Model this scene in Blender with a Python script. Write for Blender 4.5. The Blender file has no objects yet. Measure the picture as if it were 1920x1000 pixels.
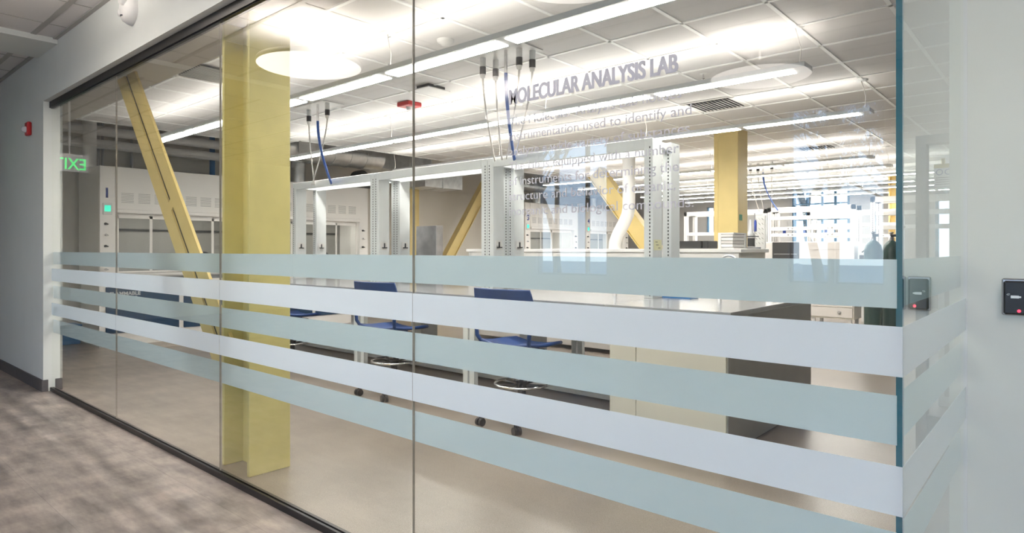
import bpy, math, random
from mathutils import Vector, Matrix
random.seed(7)
C = bpy.context.scene.collection
SC = bpy.context.scene
PI = math.pi

# ------------------------------------------------------------ camera
F_PX, THETA, HORIZON = 1202.0, math.radians(41.139), 468.3
cam_d = bpy.data.cameras.new('camera'); cam = bpy.data.objects.new('camera', cam_d); C.objects.link(cam)
cam.location = (0, 0, 1.4)
cam.rotation_euler = (PI/2, 0, THETA)
cam_d.sensor_width = 36.0; cam_d.sensor_fit = 'HORIZONTAL'
cam_d.lens = F_PX/1920*36.0
cam_d.shift_y = -(500-HORIZON)/1920.0
cam_d.clip_start = 0.05; cam_d.clip_end = 300
SC.camera = cam
SC.view_settings.view_transform = 'Standard'; SC.view_settings.look = 'None'
SC.view_settings.exposure = 0.85; SC.view_settings.gamma = 1.0
SC.view_settings.use_curve_mapping = False

# ------------------------------------------------------------ sky
w = bpy.data.worlds.new('sky'); SC.world = w; w.use_nodes = True
nt = w.node_tree; nt.nodes.clear()
wo = nt.nodes.new('ShaderNodeOutputWorld'); bg = nt.nodes.new('ShaderNodeBackground')
tc = nt.nodes.new('ShaderNodeTexCoord'); sp = nt.nodes.new('ShaderNodeSeparateXYZ'); cr = nt.nodes.new('ShaderNodeValToRGB')
nt.links.new(tc.outputs['Generated'], sp.inputs[0]); nt.links.new(sp.outputs['Z'], cr.inputs[0])
e = cr.color_ramp.elements
e[0].position = 0.0; e[0].color = (.70, .86, 1, 1)
e[1].position = 0.30; e[1].color = (.20, .47, 1, 1)
nt.links.new(cr.outputs[0], bg.inputs[0]); bg.inputs[1].default_value = 3.6
nt.links.new(bg.outputs[0], wo.inputs[0])
LENS_POWER, UP_POWER, DISC_POWER, FILL_POWER = 24.0, 6.0, 2.6, 15.0

# ------------------------------------------------------------ materials
M = {}
def mat(name, col, rough=.5, metal=0., noise=0., scale=30., spec=.5, bump=0., emit=None, estr=0., col2=None, stretch=None, coat=0.):
    m = bpy.data.materials.new(name); m.use_nodes = True
    t = m.node_tree; b = t.nodes['Principled BSDF']
    b.inputs['Roughness'].default_value = rough; b.inputs['Metallic'].default_value = metal
    b.inputs['Specular IOR Level'].default_value = spec
    b.inputs['Coat Weight'].default_value = coat
    n = t.nodes.new('ShaderNodeTexNoise'); n.inputs['Scale'].default_value = scale; n.inputs['Detail'].default_value = 5
    o = t.nodes.new('ShaderNodeTexCoord')
    if stretch:
        mp = t.nodes.new('ShaderNodeMapping'); mp.inputs['Scale'].default_value = stretch
        t.links.new(o.outputs['Object'], mp.inputs[0]); t.links.new(mp.outputs[0], n.inputs['Vector'])
    else: t.links.new(o.outputs['Object'], n.inputs['Vector'])
    r = t.nodes.new('ShaderNodeValToRGB'); t.links.new(n.outputs['Fac'], r.inputs[0])
    c2 = col2 or tuple(max(0, min(1, x*(1+noise))) for x in col)
    c1 = col if col2 else tuple(max(0, x*(1-noise)) for x in col)
    r.color_ramp.elements[0].position = .35; r.color_ramp.elements[1].position = .65
    r.color_ramp.elements[0].color = (*c1, 1); r.color_ramp.elements[1].color = (*c2, 1)
    t.links.new(r.outputs[0], b.inputs['Base Color'])
    if bump:
        bp = t.nodes.new('ShaderNodeBump'); bp.inputs['Strength'].default_value = bump; bp.inputs['Distance'].default_value = .002
        t.links.new(n.outputs['Fac'], bp.inputs['Height']); t.links.new(bp.outputs[0], b.inputs['Normal'])
    if emit:
        b.inputs['Emission Color'].default_value = (*emit, 1); b.inputs['Emission Strength'].default_value = estr
    M[name] = m; return m

mat('wall_paint', (.66,.68,.65), .75, noise=.015, scale=3, bump=.05)
mat('wall_warm', (.76,.72,.66), .8, noise=.02, scale=3)
mat('wall_grey', (.36,.35,.34), .8, noise=.03, scale=3)
mat('soffit_paint', (.50,.47,.42), .85, noise=.02, scale=4)
mat('baseboard_vinyl', (.105,.095,.095), .6, noise=.05)
mat('black_metal', (.012,.011,.012), .35, noise=.1, spec=.5)
mat('ceiling_tile', (.72,.70,.69), .95, noise=.03, scale=160, bump=.1)
mat('corridor_tile', (.66,.64,.63), .95, noise=.03, scale=160, bump=.1)
mat('grid_metal', (.92,.92,.91), .4, noise=.01)
mat('corridor_grid', (.40,.39,.37), .6, noise=.01)
mat('yellow_steel', (.78,.60,.24), .5, noise=.04, scale=5, bump=.1)
mat('yellow_near', (.72,.62,.25), .45, noise=.05, scale=6, bump=.15)
mat('white_enamel', (.70,.685,.67), .35, noise=.01)
mat('frame_grey', (.66,.68,.68), .4, noise=.015, scale=8)
mat('slot_black', (.03,.03,.03), .8)
mat('hood_cream', (.91,.88,.85), .4, noise=.015, scale=5)
mat('hood_dark', (.30,.29,.27), .6, noise=.05)
mat('cabinet_blue', (.012,.05,.12), .35, noise=.08, scale=4)
mat('label_white', (.85,.85,.85), .6)
mat('epoxy_top', (.27,.28,.30), .18, noise=.05, scale=60, spec=.6)
mat('cabinet_beige', (.62,.60,.53), .45, noise=.015, scale=5)
mat('panel_grey', (.31,.31,.30), .4, noise=.04, scale=6)
mat('plinth_grey', (.58,.59,.59), .4, noise=.03)
mat('stool_blue', (.018,.055,.20), .4, noise=.05, scale=20)
mat('black_plastic', (.015,.015,.017), .4, noise=.1)
mat('chrome', (.75,.75,.76), .12, metal=1.)
mat('galvanised', (.74,.75,.76), .32, metal=.75, noise=.12, scale=7)
mat('steel_sheet', (.42,.42,.44), .32, metal=1., noise=.15, scale=5)
mat('pipe_white', (.80,.78,.76), .5, noise=.03, scale=6)
mat('dark_plenum', (.42,.41,.40), .9, noise=.1)
mat('fixture_grey', (.62,.63,.63), .4, noise=.01)
mat('lens', (.9,.9,.9), .4, emit=(1,.965,.93), estr=LENS_POWER)
mat('uplens', (.9,.9,.9), .4, emit=(1,.95,.90), estr=UP_POWER)
mat('disc_glow', (.9,.9,.9), .5, emit=(1,.93,.86), estr=DISC_POWER)
mat('fill_glow', (.9,.9,.9), .5, emit=(1,.90,.79), estr=FILL_POWER)  # glow of the unseen fill lamps added over the corridor
mat('hood_lamp', (.9,.9,.9), .5, emit=(1,.95,.88), estr=5.0)
mat('disc_up', (.9,.9,.9), .5, emit=(1,.93,.84), estr=16.0)
mat('red_plastic', (.45,.012,.015), .35, noise=.03)
mat('clear_lens', (.75,.75,.77), .15, spec=.8)
mat('white_plastic', (.78,.77,.75), .35, noise=.01)
mat('cord_white', (.74,.70,.66), .5)
mat('hose_blue', (.02,.10,.42), .35, noise=.05)
mat('pipe_blue', (.03,.20,.50), .4)
mat('tank_green', (.004,.05,.045), .35, noise=.08)
mat('sign_green', (.01,.22,.10), .5)
mat('sign_yellow', (.75,.62,.20), .6)
mat('paper_yellow', (.70,.68,.42), .8)
mat('ink', (.08,.08,.09), .8)
mat('ink_blue', (.03,.06,.30), .6)
mat('lamp_green', (.02,.5,.35), .4, emit=(.05,.75,.5), estr=.9)
mat('exit_green', (.02,.4,.1), .4, emit=(.08,.9,.22), estr=.9)
mat('led_red', (.6,.01,.02), .4, emit=(1,.03,.06), estr=2.5)
mat('symbol_white', (.75,.78,.80), .5)
mat('window_frame', (.07,.16,.25), .5, noise=.05)
mat('window_frame_grey', (.22,.22,.22), .5, noise=.03)
mat('brick', (.30,.16,.11), .9, noise=.2, scale=12)
mat('bark', (.16,.12,.09), .95, noise=.3, scale=10)
mat('lawn', (.12,.15,.06), 1., noise=.3, scale=2)
mat('patio', (.26,.26,.25), .9, noise=.1, scale=2)
mat('door_grey', (.24,.24,.235), .5, noise=.02)
mat('mat_tan', (.50,.43,.36), .9, noise=.05)
mat('edge_teal', (.012,.13,.19), .08, noise=.04, scale=2, spec=.8)
mat('joint_clear', (.30,.27,.23), .15, noise=.05, spec=.8)
mat('orange_plastic', (.70,.22,.08), .5)
mat('instrument_beige', (.62,.59,.57), .45, noise=.01)
mat('bottle_blue', (.05,.10,.50), .2)
mat('stainless_brushed', (.40,.39,.40), .35, metal=1., noise=.2, scale=6)

def floor_lab():
    m = mat('lab_floor', (.33,.28,.235), .30, noise=.1, scale=90, spec=.45)
    t = m.node_tree; b = t.nodes['Principled BSDF']
    o = t.nodes.new('ShaderNodeTexCoord'); n = t.nodes.new('ShaderNodeTexNoise'); n.inputs['Scale'].default_value = 260; n.inputs['Detail'].default_value = 3
    n2 = t.nodes.new('ShaderNodeTexNoise'); n2.inputs['Scale'].default_value = 1.3; n2.inputs['Detail'].default_value = 4
    t.links.new(o.outputs['Object'], n.inputs[0]); t.links.new(o.outputs['Object'], n2.inputs[0])
    r = t.nodes.new('ShaderNodeValToRGB'); r.color_ramp.elements[0].color = (.15,.125,.105,1); r.color_ramp.elements[1].color = (.38,.325,.275,1)
    r.color_ramp.elements[0].position = .3; r.color_ramp.elements[1].position = .7
    t.links.new(n.outputs['Fac'], r.inputs[0])
    mx = t.nodes.new('ShaderNodeMix'); mx.data_type = 'RGBA'; mx.blend_type = 'OVERLAY'; mx.inputs[0].default_value = .35
    t.links.new(r.outputs[0], mx.inputs[6]); t.links.new(n2.outputs['Fac'], mx.inputs[7])
    t.links.new(mx.outputs[2], b.inputs['Base Color'])
floor_lab()
def floor_corr():
    m = mat('corridor_floor', (.24,.21,.19), .42, noise=.1, spec=.4)
    t = m.node_tree; b = t.nodes['Principled BSDF']
    o = t.nodes.new('ShaderNodeTexCoord')
    mp = t.nodes.new('ShaderNodeMapping'); mp.inputs['Scale'].default_value = (1.6, 5.5, 1)
    n = t.nodes.new('ShaderNodeTexNoise'); n.inputs['Scale'].default_value = 2.0; n.inputs['Detail'].default_value = 9; n.inputs['Roughness'].default_value = .66
    t.links.new(o.outputs['Object'], mp.inputs[0]); t.links.new(mp.outputs[0], n.inputs[0])
    mp2 = t.nodes.new('ShaderNodeMapping'); mp2.inputs['Scale'].default_value = (2, 1, 1)
    n2 = t.nodes.new('ShaderNodeTexNoise'); n2.inputs['Scale'].default_value = 2.3; n2.inputs['Detail'].default_value = 3
    t.links.new(o.outputs['Object'], mp2.inputs[0]); t.links.new(mp2.outputs[0], n2.inputs[0])
    r = t.nodes.new('ShaderNodeValToRGB')
    r.color_ramp.elements[0].position = .36; r.color_ramp.elements[1].position = .64
    r.color_ramp.elements[0].color = (.16,.138,.126,1); r.color_ramp.elements[1].color = (.44,.372,.325,1)
    k = r.color_ramp.elements.new(.5); k.color = (.29,.248,.222,1)
    mxf = t.nodes.new('ShaderNodeMath'); mxf.operation = 'MULTIPLY_ADD'; mxf.inputs[1].default_value = .6
    t.links.new(n.outputs['Fac'], mxf.inputs[0])
    ml = t.nodes.new('ShaderNodeMath'); ml.operation = 'MULTIPLY'; ml.inputs[1].default_value = .4
    t.links.new(n2.outputs['Fac'], ml.inputs[0]); t.links.new(ml.outputs[0], mxf.inputs[2])
    t.links.new(mxf.outputs[0], r.inputs[0])
    bk = t.nodes.new('ShaderNodeTexBrick'); bk.inputs['Scale'].default_value = 1.0; bk.offset = 0.5
    bk.inputs['Brick Width'].default_value = .61; bk.inputs['Row Height'].default_value = .61; bk.inputs['Mortar Size'].default_value = .0015
    bk.inputs['Color1'].default_value = (1,1,1,1); bk.inputs['Color2'].default_value = (.93,.93,.93,1); bk.inputs['Mortar'].default_value = (.7,.7,.7,1)
    t.links.new(o.outputs['Object'], bk.inputs[0])
    mm = t.nodes.new('ShaderNodeMix'); mm.data_type = 'RGBA'; mm.blend_type = 'MULTIPLY'; mm.inputs[0].default_value = 1
    t.links.new(r.outputs[0], mm.inputs[6]); t.links.new(bk.outputs[0], mm.inputs[7])
    t.links.new(mm.outputs[2], b.inputs['Base Color'])
floor_corr()

def glass_mat(name, tint, boost=1.0):
    m = bpy.data.materials.new(name); m.use_nodes = True; t = m.node_tree; t.nodes.clear()
    out = t.nodes.new('ShaderNodeOutputMaterial'); mx = t.nodes.new('ShaderNodeMixShader')
    tr = t.nodes.new('ShaderNodeBsdfTransparent'); tr.inputs[0].default_value = (*tint, 1)
    gl = t.nodes.new('ShaderNodeBsdfGlossy'); gl.inputs['Roughness'].default_value = 0.0; gl.inputs[0].default_value = (1,1,1,1)
    # light entering a pane meets both faces' reflection at once; leaving adds none (no doubled images in thin panes)
    g = t.nodes.new('ShaderNodeNewGeometry')
    inv = t.nodes.new('ShaderNodeMath'); inv.operation = 'SUBTRACT'; inv.inputs[0].default_value = 1.0
    t.links.new(g.outputs['Backfacing'], inv.inputs[1])
    fr = t.nodes.new('ShaderNodeFresnel'); fr.inputs[0].default_value = 1.5
    mu = t.nodes.new('ShaderNodeMath'); mu.operation = 'MULTIPLY'; mu.inputs[1].default_value = 1.8*boost; mu.use_clamp = True
    t.links.new(fr.outputs[0], mu.inputs[0])
    m3 = t.nodes.new('ShaderNodeMath'); m3.operation = 'MULTIPLY'; t.links.new(mu.outputs[0], m3.inputs[0]); t.links.new(inv.outputs[0], m3.inputs[1]); mu = m3
    t.links.new(mu.outputs[0], mx.inputs[0]); t.links.new(tr.outputs[0], mx.inputs[1]); t.links.new(gl.outputs[0], mx.inputs[2])
    t.links.new(mx.outputs[0], out.inputs[0]); M[name] = m
glass_mat('pane_glass', (.965,.975,.955), 1.0)
glass_mat('side_glass', (.90,.945,.925), .8)
glass_mat('window_glass', (.97,.98,.98), 1.0)

def film_mat(name, col, tcol, tfac, clear=.0):
    m = bpy.data.materials.new(name); m.use_nodes = True; t = m.node_tree; t.nodes.clear()
    out = t.nodes.new('ShaderNodeOutputMaterial')
    d = t.nodes.new('ShaderNodeBsdfDiffuse'); d.inputs[0].default_value = (*col, 1)
    tl = t.nodes.new('ShaderNodeBsdfTranslucent'); tl.inputs[0].default_value = (*tcol, 1)
    n = t.nodes.new('ShaderNodeTexNoise'); n.inputs['Scale'].default_value = 900
    o = t.nodes.new('ShaderNodeTexCoord'); t.links.new(o.outputs['Object'], n.inputs[0])
    bp = t.nodes.new('ShaderNodeBump'); bp.inputs['Strength'].default_value = .05; bp.inputs['Distance'].default_value = .0005
    t.links.new(n.outputs['Fac'], bp.inputs['Height']); t.links.new(bp.outputs[0], d.inputs['Normal'])
    m1 = t.nodes.new('ShaderNodeMixShader'); m1.inputs[0].default_value = tfac
    t.links.new(d.outputs[0], m1.inputs[1]); t.links.new(tl.outputs[0], m1.inputs[2])
    if clear:
        tr = t.nodes.new('ShaderNodeBsdfTransparent'); m2 = t.nodes.new('ShaderNodeMixShader'); m2.inputs[0].default_value = clear
        t.links.new(m1.outputs[0], m2.inputs[1]); t.links.new(tr.outputs[0], m2.inputs[2]); t.links.new(m2.outputs[0], out.inputs[0])
    else: t.links.new(m1.outputs[0], out.inputs[0])
    M[name] = m
film_mat('film_white', (.78,.82,.845), (.78,.84,.88), .45)
film_mat('film_green', (.70,.775,.815), (.73,.82,.86), .45, clear=.03)
film_mat('vinyl_grey', (.74,.73,.78), (.66,.65,.70), .4)
film_mat('vinyl_light', (.70,.69,.73), (.72,.72,.76), .4, clear=.15)

# ------------------------------------------------------------ mesh builder
def root_off(p):
    o = Vector((0,0,0))
    while p is not None: o += Vector(p.location); p = p.parent
    return o
class MB:
    def __init__(s): s.v = []; s.f = []; s.sm = []
    def add(s, vs, fs, smooth=False):
        k = len(s.v); s.v += [tuple(v) for v in vs]
        for f in fs: s.f.append(tuple(i+k for i in f)); s.sm.append(smooth)
        return s
    def box(s, x0, x1, y0, y1, z0, z1, b=0.0):
        x0,x1 = sorted((x0,x1)); y0,y1 = sorted((y0,y1)); z0,z1 = sorted((z0,z1))
        if b <= 0:
            vs = [(x,y,z) for z in (z0,z1) for x,y in ((x0,y0),(x1,y0),(x1,y1),(x0,y1))]
            return s.add(vs, [(3,2,1,0),(4,5,6,7),(0,1,5,4),(1,2,6,5),(2,3,7,6),(3,0,4,7)])
        b = min(b, (x1-x0)*.45, (y1-y0)*.45, (z1-z0)*.45)
        vs = []
        for z, i in ((z0,b),(z0+b,0),(z1-b,0),(z1,b)):
            for x,y in ((x0+i+ (b if not i else 0),y0+i),(x1-i-(b if not i else 0),y0+i),(x1-i,y0+i+(b if not i else 0)),(x1-i,y1-i-(b if not i else 0)),
                        (x1-i-(b if not i else 0),y1-i),(x0+i+(b if not i else 0),y1-i),(x0+i,y1-i-(b if not i else 0)),(x0+i,y0+i+(b if not i else 0))):
                vs.append((x,y,z))
        fs = []
        for r in range(3):
            for j in range(8): fs.append((r*8+j, r*8+(j+1)%8, r*8+8+(j+1)%8, r*8+8+j))
        fs.append(tuple(reversed(range(8)))); fs.append(tuple(range(24,32)))
        return s.add(vs, fs)
    def obox(s, c, size, mtx):
        hx,hy,hz = (q/2 for q in size); c = Vector(c)
        vs = [c + mtx @ Vector((x,y,z)) for z in (-hz,hz) for x,y in ((-hx,-hy),(hx,-hy),(hx,hy),(-hx,hy))]
        return s.add(vs, [(3,2,1,0),(4,5,6,7),(0,1,5,4),(1,2,6,5),(2,3,7,6),(3,0,4,7)])
    def beam(s, a, b, w, h, up=(0,0,1)):
        a = Vector(a); b = Vector(b); d = (b-a); L = d.length; d.normalize()
        u = Vector(up); sd = d.cross(u).normalized(); u = sd.cross(d)
        m = Matrix((d, sd, u)).transposed()
        return s.obox((a+b)/2, (L, w, h), m)
    def tube(s, pts, r, n=10, caps=True, rr=None):
        pts = [Vector(p) for p in pts]; rings = []
        ref = None
        for i, p in enumerate(pts):
            d = (pts[min(i+1,len(pts)-1)] - pts[max(i-1,0)]).normalized()
            if ref is None:
                ref = Vector((0,0,1)) if abs(d.z) < .9 else Vector((1,0,0))
            a = d.cross(ref).normalized(); bb = a.cross(d).normalized(); ref = bb
            R = rr[i] if rr else r
            rings.append([p + R*(math.cos(2*PI*k/n)*a + math.sin(2*PI*k/n)*bb) for k in range(n)])
        vs = [v for ring in rings for v in ring]; fs = []
        for i in range(len(pts)-1):
            for k in range(n): fs.append((i*n+k, i*n+(k+1)%n, (i+1)*n+(k+1)%n, (i+1)*n+k))
        s.add(vs, fs, True)
        if caps:
            s.add(rings[0], [tuple(range(n))]); s.add(rings[-1], [tuple(reversed(range(n)))])
        return s
    def lathe(s, c, prof, n=24, axis='z'):
        vs = []; fs = []
        for r, h in prof:
            for k in range(n):
                a = 2*PI*k/n; x, y = r*math.cos(a), r*math.sin(a)
                vs.append((c[0]+x, c[1]+y, c[2]+h) if axis == 'z' else ((c[0]+x, c[1]+h, c[2]+y) if axis == 'y' else (c[0]+h, c[1]+x, c[2]+y)))
        for i in range(len(prof)-1):
            for k in range(n):
                q = (i*n+k, i*n+(k+1)%n, (i+1)*n+(k+1)%n, (i+1)*n+k)
                fs.append(q if axis != 'y' else q[::-1])
        return s.add(vs, fs, True)
    def prism(s, poly, y0, y1, ax='y'):
        n = len(poly)
        def P(a, b, t): return (a, t, b) if ax == 'y' else ((t, a, b) if ax == 'x' else (a, b, t))
        vs = [P(a,b,y0) for a,b in poly] + [P(a,b,y1) for a,b in poly]
        fs = [tuple(range(n)), tuple(reversed(range(n,2*n)))] + [(i,(i+1)%n,(i+1)%n+n,i+n) for i in range(n)]
        return s.add(vs, fs)
    def build(s, name, m, parent=None, loc=None):
        me = bpy.data.meshes.new(name)
        if parent is not None: off = root_off(parent)
        elif loc is not None: off = Vector(loc)
        else:
            xs = [v[0] for v in s.v]; ys = [v[1] for v in s.v]; zs = [v[2] for v in s.v]
            off = Vector(((min(xs)+max(xs))/2, (min(ys)+max(ys))/2, min(zs)))
        me.from_pydata([(v[0]-off.x, v[1]-off.y, v[2]-off.z) for v in s.v], [], s.f)
        me.polygons.foreach_set('use_smooth', s.sm)
        me.materials.append(M[m] if isinstance(m, str) else m)
        me.validate(); me.update()
        import bmesh
        bm = bmesh.new(); bm.from_mesh(me); bmesh.ops.recalc_face_normals(bm, faces=bm.faces); bm.to_mesh(me); bm.free()
        o = bpy.data.objects.new(name, me); C.objects.link(o)
        if parent is not None: o.parent = parent
        else: o.location = off
        return o
def tag(o, label=None, cat=None, group=None, kind=None):
    if label: o['label'] = label
    if cat: o['category'] = cat
    if group: o['group'] = group
    if kind: o['kind'] = kind
    return o
def thing(name, label, cat, loc=(0,0,0), group=None):
    o = bpy.data.objects.new(name, None); C.objects.link(o); o.location = loc
    return tag(o, label, cat, group)
def struct(name, mb, m, label=None):
    o = mb.build(name, m); tag(o, label, kind='structure'); return o
def dup(root, loc, rotz=0, label=None):
    r = root.copy(); C.objects.link(r); r.location = loc; r.rotation_euler = (0,0,rotz)
    if label: r['label'] = label
    for ch in list(root.children):
        c = ch.copy(); C.objects.link(c); c.parent = r
        for g in list(ch.children):
            d = g.copy(); C.objects.link(d); d.parent = c
    return r
def wall_holes(axis, a0, a1, z0, z1, t0, t1, holes):
    """wall slab along x or y, spanning a0..a1, with rectangular holes (h0,h1,zb,zt)"""
    mb = MB(); cuts = sorted({a0, a1, *[h[0] for h in holes], *[h[1] for h in holes]})
    for p, q in zip(cuts, cuts[1:]):
        hs = sorted([(h[2], h[3]) for h in holes if h[0] <= p+1e-6 and h[1] >= q-1e-6]); z = z0
        for hb, ht in hs + [(z1, z1)]:
            if hb > z + 1e-6:
                if axis == 'x': mb.box(p, q, t0, t1, z, hb)
                else: mb.box(t0, t1, p, q, z, hb)
            z = max(z, ht)
    return mb
def text_mesh(name, body, m, parent, origin, size, sx=1.0, bold=0.0, face='-y', width=None, align='LEFT', depth=.0004, fat=0.0):
    cu = bpy.data.curves.new(name, 'FONT'); cu.body = body; cu.size = size; cu.offset = bold; cu.extrude = depth; cu.align_x = align
    ob = bpy.data.objects.new(name, cu); C.objects.link(ob)
    bpy.context.view_layer.update(); dg = bpy.context.evaluated_depsgraph_get()
    me = bpy.data.meshes.new_from_object(ob.evaluated_get(dg)); C.objects.unlink(ob); bpy.data.objects.remove(ob)
    xs = [v.co.x for v in me.vertices]; x0, x1 = min(xs), max(xs)
    if width: sx = width/(x1-x0)
    off = root_off(parent)
    if fat:
        import bmesh
        bm = bmesh.new()
        for q in (-1,0,1):
            k = len(bm.verts); bm.from_mesh(me); bm.verts.ensure_lookup_table()
            for v in bm.verts[k:]: v.co.x += q*fat; v.co.z += q*.00005
        bm.to_mesh(me); bm.free()
    for v in me.vertices:
        x, y, z = (v.co.x-(x0 if align == 'LEFT' else 0))*sx, v.co.y, v.co.z
        if face == '-y': p = Vector((origin[0]+x, origin[1]-z, origin[2]+y))
        elif face == '+y': p = Vector((origin[0]-x, origin[1]+z, origin[2]+y))
        else: p = Vector((origin[0]+z, origin[1]+x, origin[2]+y))        # +x
        v.co = p-off
    me.materials.clear(); me.materials.append(M[m])
    o = bpy.data.objects.new(name, me); C.objects.link(o); o.parent = parent
    return o

# ------------------------------------------------------------ setting
CZ, KZ = 3.05, 3.37                   # lab / corridor ceiling heights
GY = 1.785                            # outer face of the glass
GL, GR = -7.62, -0.308
BY = -4.5                             # wall behind the camera
AY = 3.0                              # recessed wall with the card readers
struct('floor', MB().box(-14, 4, -4.7, 1.80, -.1, 0).box(-.308, 4, 1.80, 3.0, -.1, 0), 'corridor_floor')
struct('floor_lab', MB().box(-11.7, -.308, 1.80, 18.2, -.1, -.0005).box(-.308, 4, 3.0, 18.2, -.1, -.0005), 'lab_floor')
struct('wall_left', MB().box(-14, GL, 1.715, 1.875, 0, 3.5).box(GL, GR+.02, 1.715, 1.875, 2.862, 3.5).box(GR-.14, GR+.02, 1.875, AY, 2.862, 3.5), 'wall_paint')
struct('baseboard_left', MB().box(-14, GL+.008, 1.703, 1.715, 0, .115).box(GL, GL+.008, 1.715, 1.755, 0, .115).box(GL, GL+.008, 1.812, 1.875, 0, .115), 'baseboard_vinyl')
struct('wall_alcove', MB().box(-.36, 4, AY, AY+.12, 0, 3.5), 'wall_paint')
struct('ceiling_roof', MB().box(-14.15, 4.15, -4.7, 1.88, 3.5, 3.55).box(-.31, 4.15, 1.88, 3.12, 3.5, 3.55), 'dark_plenum')
struct('wall_corridor_right', MB().box(4, 4.15, -4.7, AY+.12, 0, 3.5), 'wall_paint')
struct('wall_corridor_left', MB().box(-14.15, -14, -4.7, 1.875, 0, 3.5), 'wall_paint')
struct('trim_soffit', MB().box(-11.5, GR-.14, 1.875, 2.20, 2.87, 3.5), 'soffit_paint')
struct('wall_hood', MB().box(-11.65, -11.5, 1.875, 18.2, 0, 3.9), 'wall_warm')
struct('wall_lab_right', MB().box(4, 4.15, AY+.12, 18.2, 0, 3.5), 'wall_paint')
struct('ceiling_plenum', MB().box(-11.65, 4.15, 1.875, 18.3, 3.9, 3.95).box(-11.65, 4.15, 1.88, 1.98, 3.5, 3.9).box(4, 4.15, 1.98, 18.3, 3.5, 3.9), 'dark_plenum')

# corridor ceiling (tiles, wide grid bars, shallow beam) 
ck = MB().box(-14, 4, -4.7, 1.715, KZ, KZ+.05).box(-.3, 4, 1.7, AY, KZ, KZ+.05)
cko = struct('ceiling_corridor', ck, 'corridor_tile')
g = MB()
x = -6.71 + .70*-10
while x < 4: g.box(x-.006, x+.006, -4.5, 1.70, KZ-.004, KZ); x += .70
y = 1.53
while y > -4.5: g.box(-14, 4, y-.022, y+.022, KZ-.005, KZ); y -= .70
g.box(-14, 4, 1.68, 1.715, KZ-.012, KZ)
g.build('ceiling_grid', 'corridor_grid', cko)
struct('trim_beam', MB().box(-7.80, -7.13, -4.5, 1.715, KZ-.05, KZ), 'wall_paint')

# lab ceiling
lc = MB().box(-8.75, 4, 2.20, 18.1, CZ, CZ+.03).box(-9.45, -8.75, 2.2, 5.2, CZ, CZ+.03)
lco = struct('ceiling', lc, 'ceiling_tile')
g = MB()
k = -13
while -1.53+.61*k < 4:
    x = -1.53+.61*k; x0 = x
    if x > -8.75: g.box(x-.014, x+.014, 2.2, 18.1, CZ-.008, CZ)
    elif x > -9.45: g.box(x-.014, x+.014, 2.2, 5.2, CZ-.008, CZ)
    k += 1
k = -4
while 4.93+.61*k < 18.1:
    y = 4.93+.61*k
    if y > 2.2: g.box(-9.45 if y < 5.2 else -8.75, 4, y-.014, y+.014, CZ-.008, CZ)
    k += 1
g.box(-9.45, -9.42, 2.2, 5.2, CZ-.01, CZ+.03).box(-8.78, -8.75, 5.2, 18.1, CZ-.01, CZ+.03)
g.build('ceiling_grid', 'grid_metal', lco)

# wall behind the camera with windows
back_h = [(-6.55,-5.19,1.0,3.1), (-2.60,-2.15,1.0,3.1), (-2.08,-1.57,1.0,3.1), (-.9,.9,.5,3.1), (1.1,3.4,.5,3.1)]
struct('wall_back', wall_holes('x', -14, 4, 0, 3.5, BY-.2, BY, back_h), 'wall_paint')
def window(name, x0, x1, z0, z1, y, t, mullions, transoms, fm='window_frame_grey', fw=.05):
    fr = MB().box(x0, x0+fw, y, y+t, z0, z1).box(x1-fw, x1, y, y+t, z0, z1).box(x0+fw, x1-fw, y, y+t, z0, z0+fw).box(x0+fw, x1-fw, y, y+t, z1-fw, z1)
    f = struct(name, fr, fm)
    for mx in mullions: MB().box(mx-.025, mx+.025, y+.01, y+t-.01, z0+fw, z1-fw).build('mullion', fm, f)
    for tz in transoms: MB().box(x0+fw, x1-fw, y+.015, y+t-.015, tz-.02, tz+.02).build('transom', fm, f)
    MB().box(x0+fw, x1-fw, y+t/2-.003, y+t/2+.003, z0+fw, z1-fw).build('pane', 'window_glass', f)
    return f
window('window_6', -6.55,-5.19,1.0,3.1, BY-.15,.08, [-6.19,-5.60], [2.82], fw=.03)
window('window_7', -2.60,-2.15,1.0,3.1, BY-.15,.08, [], [2.84], fw=.02)
window('window_8', -2.08,-1.57,1.0,3.1, BY-.15,.08, [], [2.82], fw=.02)
window('window_9', -.9,.9,.5,3.1, BY-.15,.08, [0], [2.8])
window('window_10', 1.1,3.4,.5,3.1, BY-.15,.08, [2.2], [2.8])

# far wall with windows
FY = 18.1
far_h = [(-5.72,-4.30,.9,3.0), (-8.16,-7.95,1.9,2.65), (-2.45,-1.2,.9,2.75)]
struct('wall_far', wall_holes('x', -11.65, 4.15, 0, 3.9, FY, FY+.2, far_h), 'wall_grey')
window('window_11', -5.72,-4.30,.9,3.0, FY+.05,.1, [-5.36,-4.98,-4.66], [2.62,2.2,1.8,1.4], 'window_frame', .07)
window('window_12', -8.16,-7.95,1.9,2.65, FY+.05,.1, [], [], 'window_frame', .02)
window('window_13', -2.45,-1.2,.9,2.75, FY+.05,.1, [-1.83], [2.35], 'window_frame', .06)

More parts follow.
